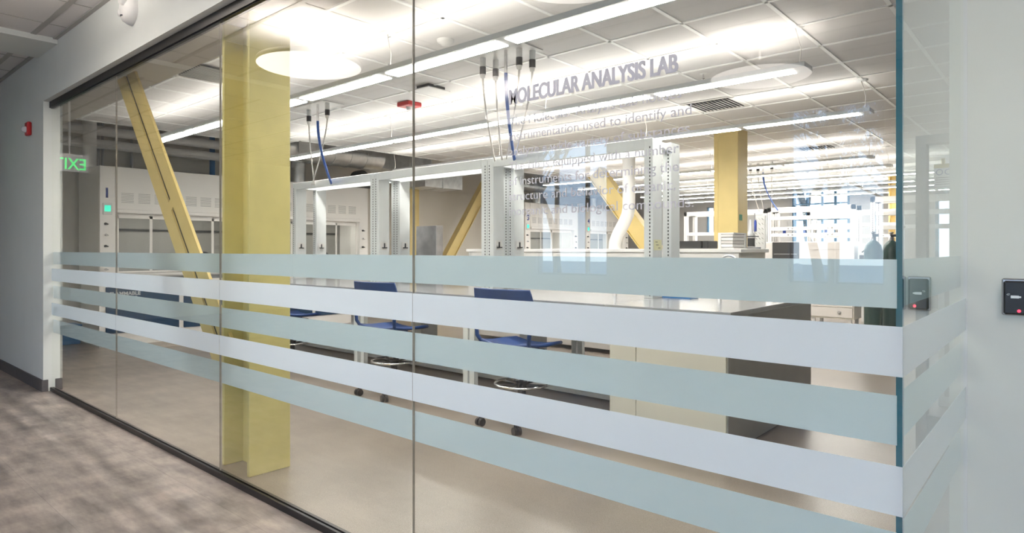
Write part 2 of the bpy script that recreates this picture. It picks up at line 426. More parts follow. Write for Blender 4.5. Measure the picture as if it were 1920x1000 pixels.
# outside: ground, piers, trees, patio chairs
struct('ground_patio', MB().box(-60, 60, -60, -4.7, -.2, -.02), 'patio')
struct('ground_lawn', MB().box(-60, 60, 18.3, 70, -.2, -.02), 'lawn')
for x, y in ((-8.4,-12.6), (-10.6,-14.5)):
    MB().box(x-.16, x+.16, y-.2, y+.2, -.02, 3.2).build('brick_pier', 'brick')
piers = [o for o in C.objects if o.name.startswith('brick_pier')]
tag(piers[0], 'brick pier on the patio seen in the glass reflection, nearer one', 'pier')
tag(piers[1], 'brick pier on the patio seen in the glass reflection, farther one', 'pier')
def tree(loc, h, label, seed):
    rnd = random.Random(seed); t = thing('bare_tree', label, 'tree', loc, 'bare winter trees outside')
    tr = MB(); br = MB()
    def grow(p, d, L, r, lv, mb):
        pts = [p]; q = p.copy(); dd = d.copy()
        for i in range(4):
            dd = (dd + Vector((rnd.uniform(-.16,.16), rnd.uniform(-.16,.16), rnd.uniform(-.02,.12)))).normalized()
            q = q + dd*L/4; pts.append(q.copy())
        mb.tube(pts, r, 5, False, [r*(1-.13*i) for i in range(5)])
        if lv == 0: return
        for i in range(5 if lv > 1 else 4):
            k = rnd.choice((2,3,4,4)); ax = Vector((rnd.uniform(-1,1), rnd.uniform(-1,1), rnd.uniform(-.1,.8))).normalized()
            grow(pts[k], (dd*.6+ax*.8).normalized(), L*rnd.uniform(.5,.72), r*.5, lv-1, br)
    grow(Vector(loc), Vector((0,0,1)), h*.42, h*.022, 4, tr)
    tr.build('trunk', 'bark', t); br.build('branches', 'bark', t)
tree((-6.2,-19,0), 9, 'bare tree outside the windows behind the camera, reflected at right', 1)
tree((-.2,-13.5,0), 7.5, 'bare tree close to the paired windows, reflected in the lab glass', 2)
tree((-15.5,-17,0), 9, 'bare tree far outside to the left, reflected in the glass', 3)
tree((-3.0,-20,0), 8, 'bare tree beyond the patio, reflected low behind the paired windows, nearer one', 7)
tree((-5.2,-25,0), 9, 'bare tree beyond the patio, reflected low behind the paired windows, farther one', 8)
tree((-7.6,27,0), 9, 'bare tree outside the far blue-framed window, left one', 4)
tree((-5.2,30,0), 10, 'bare tree outside the far blue-framed window, right one', 5)
tree((-1.5,26,0), 8, 'bare tree outside the far window behind the side pane', 6)
def patio_chair(loc, rz, label):
    t = thing('patio_chair', label, 'chair', (0,0,0), 'white patio chairs outside')
    pf = []
    for i in range(9):
        a = -1.25+2.5*i/8; pf.append((math.sin(a)*.27, math.cos(a)*.24))
    sh = MB()
    for i in range(8):
        (x0,y0),(x1,y1) = pf[i], pf[i+1]
        z0 = .62+.22*math.cos(-1.25+2.5*i/8); z1 = .62+.22*math.cos(-1.25+2.5*(i+1)/8)
        sh.add([(x0,y0,.42),(x1,y1,.42),(x1*1.1,y1*1.15,z1),(x0*1.1,y0*1.15,z0),(x0*.93,y0*.93,.42),(x1*.93,y1*.93,.42),(x1*1.02,y1*1.05,z1),(x0*1.02,y0*1.05,z0)],
               [(0,1,2,3),(7,6,5,4),(3,2,6,7),(0,4,5,1)], True)
    sh.build('backrest', 'white_plastic', t)
    MB().box(-.24,.24,-.26,.2,.40,.44,.015).build('seat', 'white_plastic', t)
    for sx in (-1,1):
        for sy in (-1,1): MB().tube([(sx*.17,sy*.15,.4),(sx*.22,sy*.21,0)], .016, 8).build('leg', 'chrome', t)
    t.location = loc; t.rotation_euler = (0,0,rz); return t
pc = patio_chair((-14.2,-21,0), .4, 'white patio chair outside, leftmost in the glass reflection')
dup(pc, (-13.0,-21.5,0), 2.2, 'white patio chair outside, second from left in the glass reflection')
dup(pc, (-8.6,-24,0), -.6, 'white patio chair outside, third from left in the glass reflection')
dup(pc, (-7.0,-23,0), 1.3, 'white patio chair outside, rightmost in the glass reflection')

# ------------------------------------------------------------ glass front
track = MB().box(GL, GR, 1.765, 1.822, 2.802, 2.862).box(GL+.01, GR, 1.775, 1.812, 2.796, 2.802)
struct('trim_1', track, 'black_metal', 'black head channel above the glass front')
struct('trim_2', MB().box(GL, GR, 1.771, 1.785, 0, .036).box(GL, GR, 1.797, 1.815, 0, .036), 'black_metal', 'black floor channel under the glass front')
bands = [(1.256,1.376,'in'), (1.091,1.213,'out'), (.921,1.043,'in'), (.753,.874,'out'), (.578,.708,'in')]
joints = [GL, -5.788, -3.947, -2.124, GR]
names = ['leftmost narrow-looking pane of the lab glass front', 'second pane from the left of the lab glass front', 'third pane of the glass front, in front of the yellow column', 'large right pane of the glass front carrying the lettering']
for i in range(4):
    x0, x1 = joints[i]+.0015, joints[i+1]-(.0015 if i < 3 else 0)
    p = struct('window_%d' % (i+1), MB().box(x0, x1, GY, GY+.012, .012, 2.81), 'pane_glass', names[i])
    for z0, z1, sd in bands:
        if sd == 'out': MB().box(x0, x1, GY-.0006, GY-.0001, z0, z1).build('frosted_band', 'film_white', p)['label'] = 'whiter frosted film stripe'
        else: MB().box(x0, x1-(0 if i < 3 else .014), GY+.0121, GY+.0126, z0, z1).build('frosted_band', 'film_green', p)['label'] = 'greenish frosted film stripe'
    if i < 3: MB().box(x1-.0002, x1+.0032, GY+.0005, GY+.0115, .04, 2.80).build('joint_seal', 'joint_clear', p)
    if i == 3: lab_pane = p
heading = text_mesh('heading_lettering', 'MOLECULAR ANALYSIS LAB', 'vinyl_grey', lab_pane, (-1.572, GY-.0008, 1.9385), .0765, bold=.0018, width=.677, fat=.0026)
heading['label'] = 'bold grey heading reading MOLECULAR ANALYSIS LAB'
lines = [('The Molecular Analysis Lab houses', -.883), ('instrumentation used to identify and', -.851), ('analyze a wide variety of substances.', -.846),
         ('The lab is equipped with a number', -.892), ('of instruments for determining the', -.892), ('structure and behavior of organic,', -.902), ('inorganic and biological compounds.', -.844)]
for i, (s_, xe) in enumerate(lines):
    b_ = text_mesh('body_lettering', s_, 'vinyl_light', lab_pane, (-1.572, GY-.0008, 1.858-.0552*i), .044, bold=0.0, width=xe+1.572)
# side pane going back to the recessed wall
sp_ = struct('window_5', MB().box(GR-.016, GR, GY+.0135, AY, .012, 2.81), 'side_glass', 'side pane returning from the glass corner to the recessed wall')
MB().box(GR-.0162, GR+.0002, GY+.0128, GY+.0136, .012, 2.81).build('pane_edge', 'edge_teal', sp_)['label'] = 'dark teal polished edge at the corner'
for z0, z1, sd in bands:
    if sd == 'out': MB().box(GR+.0001, GR+.0006, GY+.001, AY, z0, z1).build('frosted_band', 'film_white', sp_)['label'] = 'whiter frosted film stripe'
    else: MB().box(GR-.0167, GR-.0162, GY+.014, AY, z0, z1).build('frosted_band', 'film_green', sp_)['label'] = 'greenish frosted film stripe'
struct('trim_3', MB().box(GR-.034, GR-.017, GY+.03, AY, 0, .036).box(GR-.03, GR+.018, GY+.03, AY, 2.802, 2.862), 'black_metal')
struct('trim_4', MB().box(GR-.014, GR+.006, AY-.003, AY, 0, 2.8), 'frame_grey')

# ------------------------------------------------------------ corridor fittings
def reader(x, label):
    t = thing('card_reader', label, 'card reader', (x, AY, 1.16), 'card readers on the recessed wall')
    MB().box(x-.04, x+.04, AY-.010, AY, 1.157, 1.293, .008).build('back_plate', 'stainless_brushed', t)['label'] = 'brushed metal rim'
    MB().box(x-.034, x+.034, AY-.030, AY-.009, 1.162, 1.285, .006).build('body', 'black_plastic', t)
    s = MB().box(x-.012, x+.012, AY-.0308, AY-.030, 1.222, 1.232).box(x+.012, x+.018, AY-.0308, AY-.030, 1.224, 1.230)
    s.build('card_symbol', 'symbol_white', t)
    ar = MB()
    for k, r in enumerate((.005,.009)):
        ar.tube([(x-.018+r*math.cos(a)*.8, AY-.0306, 1.229+r*math.sin(a)) for a in [PI*.3+PI*.5*j/5 for j in range(6)]], .0008, 5)
    ar.build('wave_symbol', 'symbol_white', t)
    MB().lathe((x+.012, AY-.030, 1.176), [(.0055,0),(.005,-.0015),(.0001,-.002)], 12, 'y').build('indicator_light', 'led_red', t)['label'] = 'glowing red light'
reader(-.157, 'black card reader with red light on white wall, left of two, nearest the side pane')
reader(-.072, 'black card reader on white wall at the right frame edge, right of the two')
# emergency light on the header wall
ex, ez = -5.20, 3.16
t = thing('emergency_light', 'round white emergency light high on the wall above the black channel', 'emergency light', (ex, 1.715, ez-.1))
MB().lathe((ex,1.715,ez), [(.0001,-.075),(.06,-.073),(.095,-.055),(.11,-.02),(.112,0)], 28, 'y').build('housing', 'white_plastic', t)
MB().lathe((ex+.035,1.645,ez+.045), [(.0001,-.032),(.03,-.03),(.038,-.015),(.04,.02)], 20, 'y').build('lamp_head', 'white_plastic', t)
MB().lathe((ex-.07,1.66,ez-.02), [(.0001,-.02),(.025,-.018),(.03,.01)], 16, 'y').build('lamp_head', 'white_plastic', t)
MB().box(ex-.02,ex+.0,1.636,1.65,ez-.06,ez-.05).box(ex+.01,ex+.016,1.638,1.65,ez-.062,ez-.054).build('test_button', 'ink', t)
# strobe
sx_, sz_ = -8.10, 2.645
t = thing('fire_alarm_strobe', 'small red fire alarm strobe on the left corridor wall', 'alarm', (sx_,1.715,sz_-.07))
MB().box(sx_-.055,sx_+.055,1.675,1.715,sz_-.07,sz_+.07,.01).build('housing', 'red_plastic', t)
MB().lathe((sx_,1.675,sz_-.01), [(.0001,-.04),(.022,-.035),(.03,-.015),(.032,0)], 16, 'y').build('strobe_lens', 'clear_lens', t)
# exit sign hanging in the corridor, seen mirrored in the glass
t = thing('exit_sign', 'green EXIT sign hanging in the corridor, mirrored in the leftmost pane', 'exit sign', (-9.3, 1.2, 2.30))
MB().box(-9.31,-9.29,1.0,1.42,2.36,2.58).build('sign_plate', 'clear_lens', t)
MB().tube([(-9.3,1.21,2.58),(-9.3,1.21,KZ)], .012, 8).build('stem', 'white_plastic', t)
text_mesh('lettering', 'EXIT', 'exit_green', t, (-9.288,1.04,2.39), .20, face='+x', width=.33, bold=.001)
# disc pendants
for i, (x,y,l) in enumerate(((-5.04,.5,'disc pendant lamp reflected beside the yellow column'), (-2.19,-2.45,'disc pendant lamp reflected above the right window reflection'), (-5.05,-2.38,'disc pendant lamp reflected at the left of the lettering'), (-2.19,.5,'disc pendant lamp added out of view to light the corridor, by the glass front'))):  # the fourth is out of view, added to brighten the corridor
    t = thing('disc_pendant', 'round white ' + l, 'ceiling lamp', (x,y,2.97), 'disc pendants in the corridor')
    MB().lathe((x,y,3.0), [(.0001,0),(.40,0),(.44,.008)], 48).build('diffuser', 'disc_glow', t)
    MB().lathe((x,y,3.0), [(.44,.008),(.45,.02),(.44,.05),(.0001,.05)], 48).build('housing', 'white_plastic', t)
    MB().lathe((x,y,3.052), [(.0001,0),(.38,0)], 40).build('uplight', 'disc_up', t)
    MB().tube([(x,y,3.07),(x,y,KZ)], .01, 8).build('stem', 'white_plastic', t)
    MB().lathe((x,y,KZ-.03), [(.0001,0),(.07,.005),(.075,.03)], 20).build('canopy', 'white_plastic', t)

for i, (x,y,l) in enumerate(((-3.4,.2,'near the glass front left of the camera'), (-1.5,-.8,'left of the camera'), (.9,1.6,'near the recessed wall'), (.9,-.9,'right of the camera'), (2.6,.4,'far right'), (2.6,-2.6,'behind at far right'))):  # unseen lamps added to brighten the corridor walls and floor
    t = thing('fill_lamp', 'unseen square fill lamp added at the corridor ceiling, '+l, 'ceiling lamp', (x,y,KZ-.012), 'unseen fill lamps added over the corridor')
    MB().box(x-.30,x+.30,y-.30,y-.27,KZ-.014,KZ-.006).box(x-.30,x+.30,y+.27,y+.30,KZ-.014,KZ-.006).box(x-.30,x-.27,y-.27,y+.27,KZ-.014,KZ-.006).box(x+.27,x+.30,y-.27,y+.27,KZ-.014,KZ-.006).build('frame','white_enamel',t)
    MB().box(x-.27,x+.27,y-.27,y+.27,KZ-.009,KZ-.006).build('diffuser','fill_glow',t)

# ------------------------------------------------------------ steel columns and braces
def column(xl, xr, y0, y1, ztop, m, label, web='x', sign=False, cat='column'):
    t = thing('steel_column', label, cat, ((xl+xr)/2,(y0+y1)/2,0))
    f = .028
    if web == 'x':      # flanges face +-x
        MB().box(xl, xl+f, y0, y1, 0, ztop, .003).build('flange', m, t); MB().box(xr-f, xr, y0, y1, 0, ztop, .003).build('flange', m, t)
        MB().box(xl+f, xr-f, (y0+y1)/2-.01, (y0+y1)/2+.01, 0, ztop).build('web', m, t)
    else:
        MB().box(xl, xr, y0, y0+f, 0, ztop, .003).build('flange', m, t); MB().box(xl, xr, y1-f, y1, 0, ztop, .003).build('flange', m, t)
        MB().box((xl+xr)/2-.01, (xl+xr)/2+.01, y0+f, y1-f, 0, ztop).build('web', m, t)
    return t
column(-4.165, -3.80, 1.90, 2.175, 2.87, 'yellow_near', 'tall yellow steel column standing just behind the third glass pane')
c2 = thing('steel_column', 'yellow steel column standing behind the low white counter, mid right', 'column', (-3.58,8.72,0))
MB().box(-3.75,-3.41,8.56,8.90,0,CZ,.004).build('box_casing', 'yellow_steel', c2)
MB().box(-3.7,-3.69,8.556,8.561,0,CZ).build('seam', 'yellow_steel', c2)
MB().box(-3.409,-3.406,8.60,8.70,1.80,1.88).build('green_sign', 'sign_green', c2)
column(-3.03,-2.86,16.0,16.3,CZ,'yellow_steel','yellow steel column at far right beside the glass corner')
column(-11.3,-11.05,9.22,9.48,3.9,'yellow_steel','yellow steel column against the far left wall, partly behind the steel screen')
def brace(a, b, w, d, label, gap=None, m='yellow_steel'):
    t = thing('steel_brace', label, 'brace', a)
    a = Vector(a); b = Vector(b); dr = (b-a).normalized(); yv = Vector((0,1,0)) if abs(dr.y) < .3 else Vector((1,0,0))
    n = dr.cross(yv).normalized()
    if gap:
        for s in (-1,1):
            off = n*s*(w/4+gap/2)
            MB().beam(a+off, b+off, w/2, d, yv).build('channel', m, t)
        MB().beam(a+yv*.01, b+yv*.01, gap*1.2, d*.6, yv).build('gap_shade', 'slot_black', t)  # black strip painted in as the dark shade between the channels
        for k in (.45,): 
            p = a.lerp(b,k); MB().beam(p-dr*.04, p+dr*.04, gap*1.3, d*.98, yv).build('spacer', m, t)
    else:
        MB().beam(a, b, w, d, yv).build('channel', m, t)
        MB().beam(a+n*w*.5, b+n*w*.5, .012, d*1.5, yv).build('flange', m, t)
    return t
# plane y=2.1: centre passes (-5.19,1.4) and (-6.53,3.0)
brace((-4.21,1.94,.70), (-6.13,1.94,3.0), .277, .02, 'pale yellow double-channel brace slanting down to the nearest yellow column', gap=.042)
brace((-11.0,9.55,.2), (-11.0,11.65,3.12), .22, .16, 'yellow brace slanting up to the right on the far beige wall')
brace((-3.85,8.74,.25), (-5.80,8.74,2.65), .25, .16, 'yellow brace slanting down rightward behind the right rack bay')

# ------------------------------------------------------------ ceiling fittings
def pendant(y, x1, n, label, x0=None):
    t = thing('linear_pendant', label, 'ceiling lamp', ((x1-n*1.2+x1)/2, y, 2.715), 'rows of linear pendant lamps')
    xl = x1-n*1.2
    MB().box(xl, x1, y-.095, y+.095, 2.722, 2.757).build('housing', 'fixture_grey', t)
    up = MB().box(xl+.05, x1-.1, y-.05, y+.05, 2.758, 2.761); up.build('uplight_lens', 'uplens', t)
    for i in range(n):
        a = x1-.10-1.2*i
        MB().box(a-1.12, a, y-.06, y+.06, 2.718, 2.721).build('lens', 'lens', t)
    sus = [x1-.06] + [x1-1.2*i-.04 for i in range(2, n+1, 2)]
    for x in sus:
        MB().tube([(x,y,2.76),(x+.01,y,2.88),(x-.03,y,CZ-.012)], .004, 6).build('suspension_cord', 'cord_white', t)
        MB().lathe((x-.03,y,CZ-.014), [(.0001,0),(.055,.003),(.06,.014)], 16).build('canopy', 'fixture_grey', t)
rows = [(3.05,-1.45,6,'nearest'), (4.95,-1.45,6,'second'), (6.92,-1.45,6,'third'), (10.38,-2.15,5,'fourth'), (11.62,-2.15,5,'fifth'), (13.0,-1.0,6,'sixth'), (14.4,-1.0,6,'seventh'), (15.55,-1.0,6,'eighth'), (16.9,-1.0,6,'farthest')]
for y, x1, n, l in rows: pendant(y, x1, n, 'grey linear pendant lamp, ' + l + (' row' if 'est' in l else ' row') + ' from the glass front' if l != 'farthest' else 'grey linear pendant lamp, farthest row by the grey wall')
def diffuser(x, y, w, d, label, dark=True, name='air_diffuser'):
    t = thing(name, label, 'air vent', (x,y,CZ-.03))
    MB().box(x-w/2,x+w/2,y-d/2,y+d/2,CZ-.008,CZ-.004).build('face_plate', 'white_enamel', t)
    MB().box(x-w/2+.05,x+w/2-.05,y-d/2+.05,y+d/2-.05,CZ-.0095,CZ-.008).build('opening', 'slot_black' if dark else 'fixture_grey', t)
    s = MB(); k = -w/2+.07
    while k < w/2-.05: s.obox((x+k,y,CZ-.018), (.034,d-.1,.004), Matrix.Rotation(.7,3,'Y')); k += .045
    s.build('louvres', 'white_enamel', t)
diffuser(-3.05,7.0,.58,.58,'louvred white air diffuser in the ceiling left of the mid yellow column')
diffuser(-6.06,2.66,.58,.5,'louvred air diffuser in the ceiling seen through the second pane')
diffuser(-2.45,2.75,.9,.58,'pale louvred return grille at the top edge above the nearest lamps', False)
diffuser(-.65,3.0,.5,.58,'louvred air vent in the ceiling seen through the side pane', False)
diffuser(-3.1,11.0,.58,.4,'flat dark slotted air diffuser far back in the ceiling')
t = thing('junction_box', 'flat white box hung just under the ceiling beside the red strobe', 'ceiling box', (-4.89,4.35,3.0))
MB().box(-5.02,-4.76,4.2,4.5,3.0,3.012,.004).build('face_plate','white_enamel',t); MB().box(-4.98,-4.80,4.24,4.46,3.012,3.05).build('neck','slot_black',t)
def detector(x, y, l):
    t = thing('smoke_detector', l, 'smoke detector', (x,y,CZ-.045))
    MB().lathe((x,y,CZ), [(.0001,-.045),(.03,-.044),(.045,-.03),(.065,-.02),(.068,0)], 20).build('body','white_plastic',t)
detector(-3.71,3.45,'small white smoke detector on the ceiling before the nearest lamp row')
detector(-2.25,8.2,'small white smoke detector on the ceiling at right, far back')
t = thing('ceiling_strobe', 'red fire alarm strobe on the ceiling above the middle racks', 'alarm', (-5.6,4.66,3.0))
MB().box(-5.70,-5.50,4.56,4.76,3.0,3.05,.008).build('housing','red_plastic',t)
MB().lathe((-5.6,4.66,3.0), [(.0001,-.035),(.03,-.03),(.04,0)], 16).build('strobe_lens','clear_lens',t)
for i,(x,y,l) in enumerate(((-4.55,3.55,'sprinkler head above the near lamps'),(-5.9,5.9,'sprinkler head right of the service drop above the left rack'),(-4.2,6.2,'sprinkler head above the joint of the racks'),(-2.6,5.7,'sprinkler head near the second lamp row end'))):
    t = thing('sprinkler_head', 'tiny white '+l, 'sprinkler', (x,y,CZ-.05), 'sprinkler heads')
    MB().lathe((x,y,CZ), [(.0001,-.006),(.03,-.005),(.035,0)],12).build('escutcheon','white_plastic',t)
    MB().tube([(x,y,CZ-.05),(x,y,CZ)],.008,8).lathe((x,y,CZ-.05),[(.0001,0),(.018,0),(.018,.003),(.0001,.003)],10).build('deflector','chrome',t)

# service drops: ceiling plate, twist connectors, cords down to the racks, blue hose
def service(px_, py_, conns, hose, tx, ty, tz, l):
    t = thing('service_panel', 'white ceiling service panel '+l, 'service panel', (px_,py_,CZ-.03))
    MB().box(px_-.29,px_+.29,py_-.14,py_+.14,CZ-.010,CZ-.004).build('plate','white_enamel',t)
    for cx, cy, ex_, ey in conns:
        MB().tube([(cx,cy,CZ-.01),(cx,cy,CZ-.09)], .026, 12).build('socket','fixture_grey',t)
        c = thing('power_drop_cord', 'white power cord with black twist plug hanging '+l, 'power cord', (cx,cy,CZ-.15), 'power cords '+l)
        MB().tube([(cx,cy,CZ-.085),(cx,cy,CZ-.15)], .027, 12).build('plug','black_plastic',c)
        MB().lathe((cx,cy,CZ-.15),[(.025,0),(.02,-.03),(.007,-.035)],12).build('plug_collar','white_plastic',c)
        p0 = Vector((cx,cy,CZ-.18)); p1 = Vector((ex_,ey,tz)); pts = []
        for k in range(17):
            u = k/16; q = p0.lerp(p1, u**1.6 if True else u); q.z = p0.z+(p1.z-p0.z)*u; pts.append(q)
        MB().tube(pts, .008, 8).build('cord','cord_white',c)
    if hose:
        hx, hy, ex_, ey = hose
        c = thing('air_hose', 'blue air hose hanging '+l, 'hose', (hx,hy,CZ-.2))
        MB().tube([(hx,hy,CZ-.01),(hx,hy,CZ-.20)], .014, 10).build('connector','chrome',c)
        p0 = Vector((hx,hy,CZ-.2)); p1 = Vector((ex_,ey,tz)); pts = []
        for k in range(17):
            u = k/16; q = p0.lerp(p1, u**2.2); q.z = p0.z+(p1.z-p0.z)*u; pts.append(q)
        MB().tube(pts, .015, 10).build('hose','hose_blue',c)
service(-3.57,4.0, [(-3.80,3.97,-4.60,5.0),(-3.76,4.09,-4.50,5.0),(-3.39,3.97,-4.48,5.02),(-3.35,4.09,-4.38,5.03)], (-3.50,3.93,-4.33,5.0), 0,0,2.30, 'above the right rack bay')
service(-6.50,4.08, [(-6.73,4.09,-8.05,4.98),(-6.27,4.04,-8.18,5.0)], (-6.40,4.0,-7.62,4.98), 0,0,2.28, 'above the left rack bay')
service(-4.4,12.25, [(-4.62,12.2,-4.98,13.65),(-4.52,12.32,-4.88,13.65),(-4.22,12.2,-4.74,13.7)], (-4.38,12.2,-4.6,13.7), 0,0,2.2, 'above the far benches')

# ------------------------------------------------------------ island bench with racks
MB0 = MB().box(-8.6,-6.545,4.16,6.07,.945,.98,.003)
bt = thing('lab_bench', 'long grey-topped island bench with open knee space behind the glass', 'lab bench', (-4.6,5.1,0))
MB0.build('benchtop','epoxy_top',bt)
MB().box(-6.54,-2.697,4.16,6.07,.945,.98,.003).build('benchtop','epoxy_top',bt)
MB().box(-2.692,-1.705,4.16,6.07,.945,.98,.003).build('benchtop','epoxy_top',bt)
for x in (-8.5,-5.97,-5.85,-4.25,-4.165):
    for y in (4.23,5.95):
        MB().box(x-.03,x+.03,y-.025,y+.025,.0,.86).build('leg','frame_grey',bt)
MB().box(-8.55,-2.68,4.2,4.24,.86,.945).box(-8.55,-2.68,5.98,6.02,.86,.945).build('apron','frame_grey',bt)
sp1 = MB().box(-8.55,-2.68,5.0,5.3,.02,.28,.004); sp1.build('service_plinth','plinth_grey',bt)
MB().box(-8.5,-2.7,5.05,5.25,.28,.30).box(-6.0,-5.82,5.02,5.28,.3,.945).box(-4.28,-4.13,5.02,5.28,.3,.945).build('service_post','plinth_grey',bt)
MB().box(-2.67,-1.75,4.21,6.02,.09,.945).build('cabinet_body','cabinet_beige',bt)
MB().box(-1.75,-1.742,4.21,6.02,.02,.945).build('end_panel','panel_grey',bt)['label']='dark grey end panel'
MB().box(-2.66,-1.76,4.26,5.98,0,.09).build('toe_kick','baseboard_vinyl',bt)
d1 = MB().box(-2.668,-2.443,4.192,4.21,.03,.935,.002).build('narrow_door','cabinet_beige',bt)
d2 = MB().box(-2.437,-1.752,4.192,4.21,.03,.935,.002).build('cabinet_door','cabinet_beige',bt)
MB().tube([(-2.68,4.30,.52),(-2.72,4.30,.52)],.012,8).tube([(-2.72,4.28,.50),(-2.72,4.28,.54)],.014,8).build('valve','chrome',bt)
MB().box(-1.742,-1.728,4.9,4.95,.62,.64).build('bracket','black_plastic',bt)

def slots(mb, x, y, z0, z1, face='-y'):
    z = z0
    while z < z1:
        mb.box(x-.0055,x+.0055,y-.0012,y,z,z+.017); z += .031
def rack_bay(x0, x1, label, yf=4.92, yr=5.253, z0=.98, z1=2.36, m='frame_grey', sl=True, ends=(True,True)):
    t = thing('bench_rack', label, 'rack', ((x0+x1)/2,(yf+yr)/2,z0))
    for y in (yf, yr):
        for k,(a,b) in enumerate(((x0,x0+.085),(x1-.085,x1))):
            p = MB().box(a,b,y,y+.168,z0,z1,.003).build('post',m,t)
            if sl:
                s = MB(); slots(s,(b-.028) if k else (a+.028),y,z0+.02,z1-.08)
                s.build('slot_row','slot_black',p)
            zc = 1.445; cx = (a+b)/2
            if k: continue
            MB().box(b+.0005,b+.004,y+.03,y+.138,zc-.05,zc+.05).build('outlet_plate','white_enamel',p)
            xx = b+.004
            MB().box(xx,xx+.02,y+.052,y+.116,zc-.028,zc-.016).box(xx,xx+.012,y+.079,y+.089,zc-.016,zc+.035).build('hook','black_plastic',p)
            # gusset under the beam
        MB().box(x0+.085,x1-.085,y,y+.03,z1-.095,z1-.0,.002).box(x0+.085,x1-.085,y+.03,y+.168,z1-.012,z1-.002).build('top_beam',m,t)
    MB().box(x0,x0+.085,yf+.168,yr,z1-.08,z1-.02).box(x1-.085,x1,yf+.168,yr,z1-.08,z1-.02).build('cross_tie',m,t)
    return t
rack_bay(-8.53,-6.592,'light grey service rack bay on the bench, leftmost of three')
rack_bay(-6.588,-4.647,'light grey service rack bay on the bench, middle of three')
rd = rack_bay(-4.643,-2.70,'light grey service rack bay on the bench, rightmost of three behind the lettering')
t = thing('sticky_note', 'pale yellow paper note stuck on the side of the rightmost rack post', 'note', (-2.695,5.0,1.36))
MB().box(-2.699,-2.697,4.935,5.07,1.395,1.485).build('paper','paper_yellow',t)
MB().box(-2.697,-2.6965,4.96,5.0,1.463,1.468).box(-2.697,-2.6965,4.975,5.02,1.438,1.443).box(-2.697,-2.6965,5.01,5.05,1.412,1.417).build('writing','ink',t)
# rear leaning steel screen, tray, faucets
t = thing('steel_screen', 'upright stainless steel screen box standing on the bench behind the right pane joint', 'screen', (-6.28,5.55,.98))
MB().box(-6.475,-6.085,5.5,5.62,.98,1.705,.004).build('box','stainless_brushed',t)
MB().box(-6.47,-6.09,5.49,5.5,1.0,1.02).build('lip','stainless_brushed',t)
t = thing('blue_tray', 'flat blue tray lying on the bench near its right end', 'tray', (-2.55,5.15,.98))
MB().box(-2.86,-2.44,5.095,5.245,.98,.986).box(-2.86,-2.44,5.095,5.10,.986,.998).box(-2.86,-2.44,5.24,5.245,.986,.998).box(-2.86,-2.855,5.1,5.24,.986,.998).box(-2.445,-2.44,5.1,5.24,.986,.998).build('tray','pipe_blue',t)
def faucet(x, y, l, wide=.085, rz=0):
    t = thing('gooseneck_faucet', l, 'faucet', (x,y,.98))
    pts = [(x-wide,y,.98),(x-wide,y,1.26)] + [(x-wide*math.cos(PI*k/10), y, 1.26+wide*1.05*math.sin(PI*k/10)) for k in range(1,11)] + [(x+wide,y,1.21)]
    MB().tube(pts,.010,10).build('spout','chrome',t)
    MB().lathe((x-wide,y,.98),[(.03,0),(.03,.01),(.018,.03),(.018,.08),(.012,.085)],16).build('base','chrome',t)
    MB().tube([(x-wide,y,1.05),(x-wide-.05,y-.02,1.07)],.007,8).build('lever','chrome',t)
faucet(-2.25,5.45,'chrome gooseneck faucet at the right end of the island bench')
faucet(-3.46,5.60,'chrome gooseneck faucet seen between the rightmost rack posts',.04)

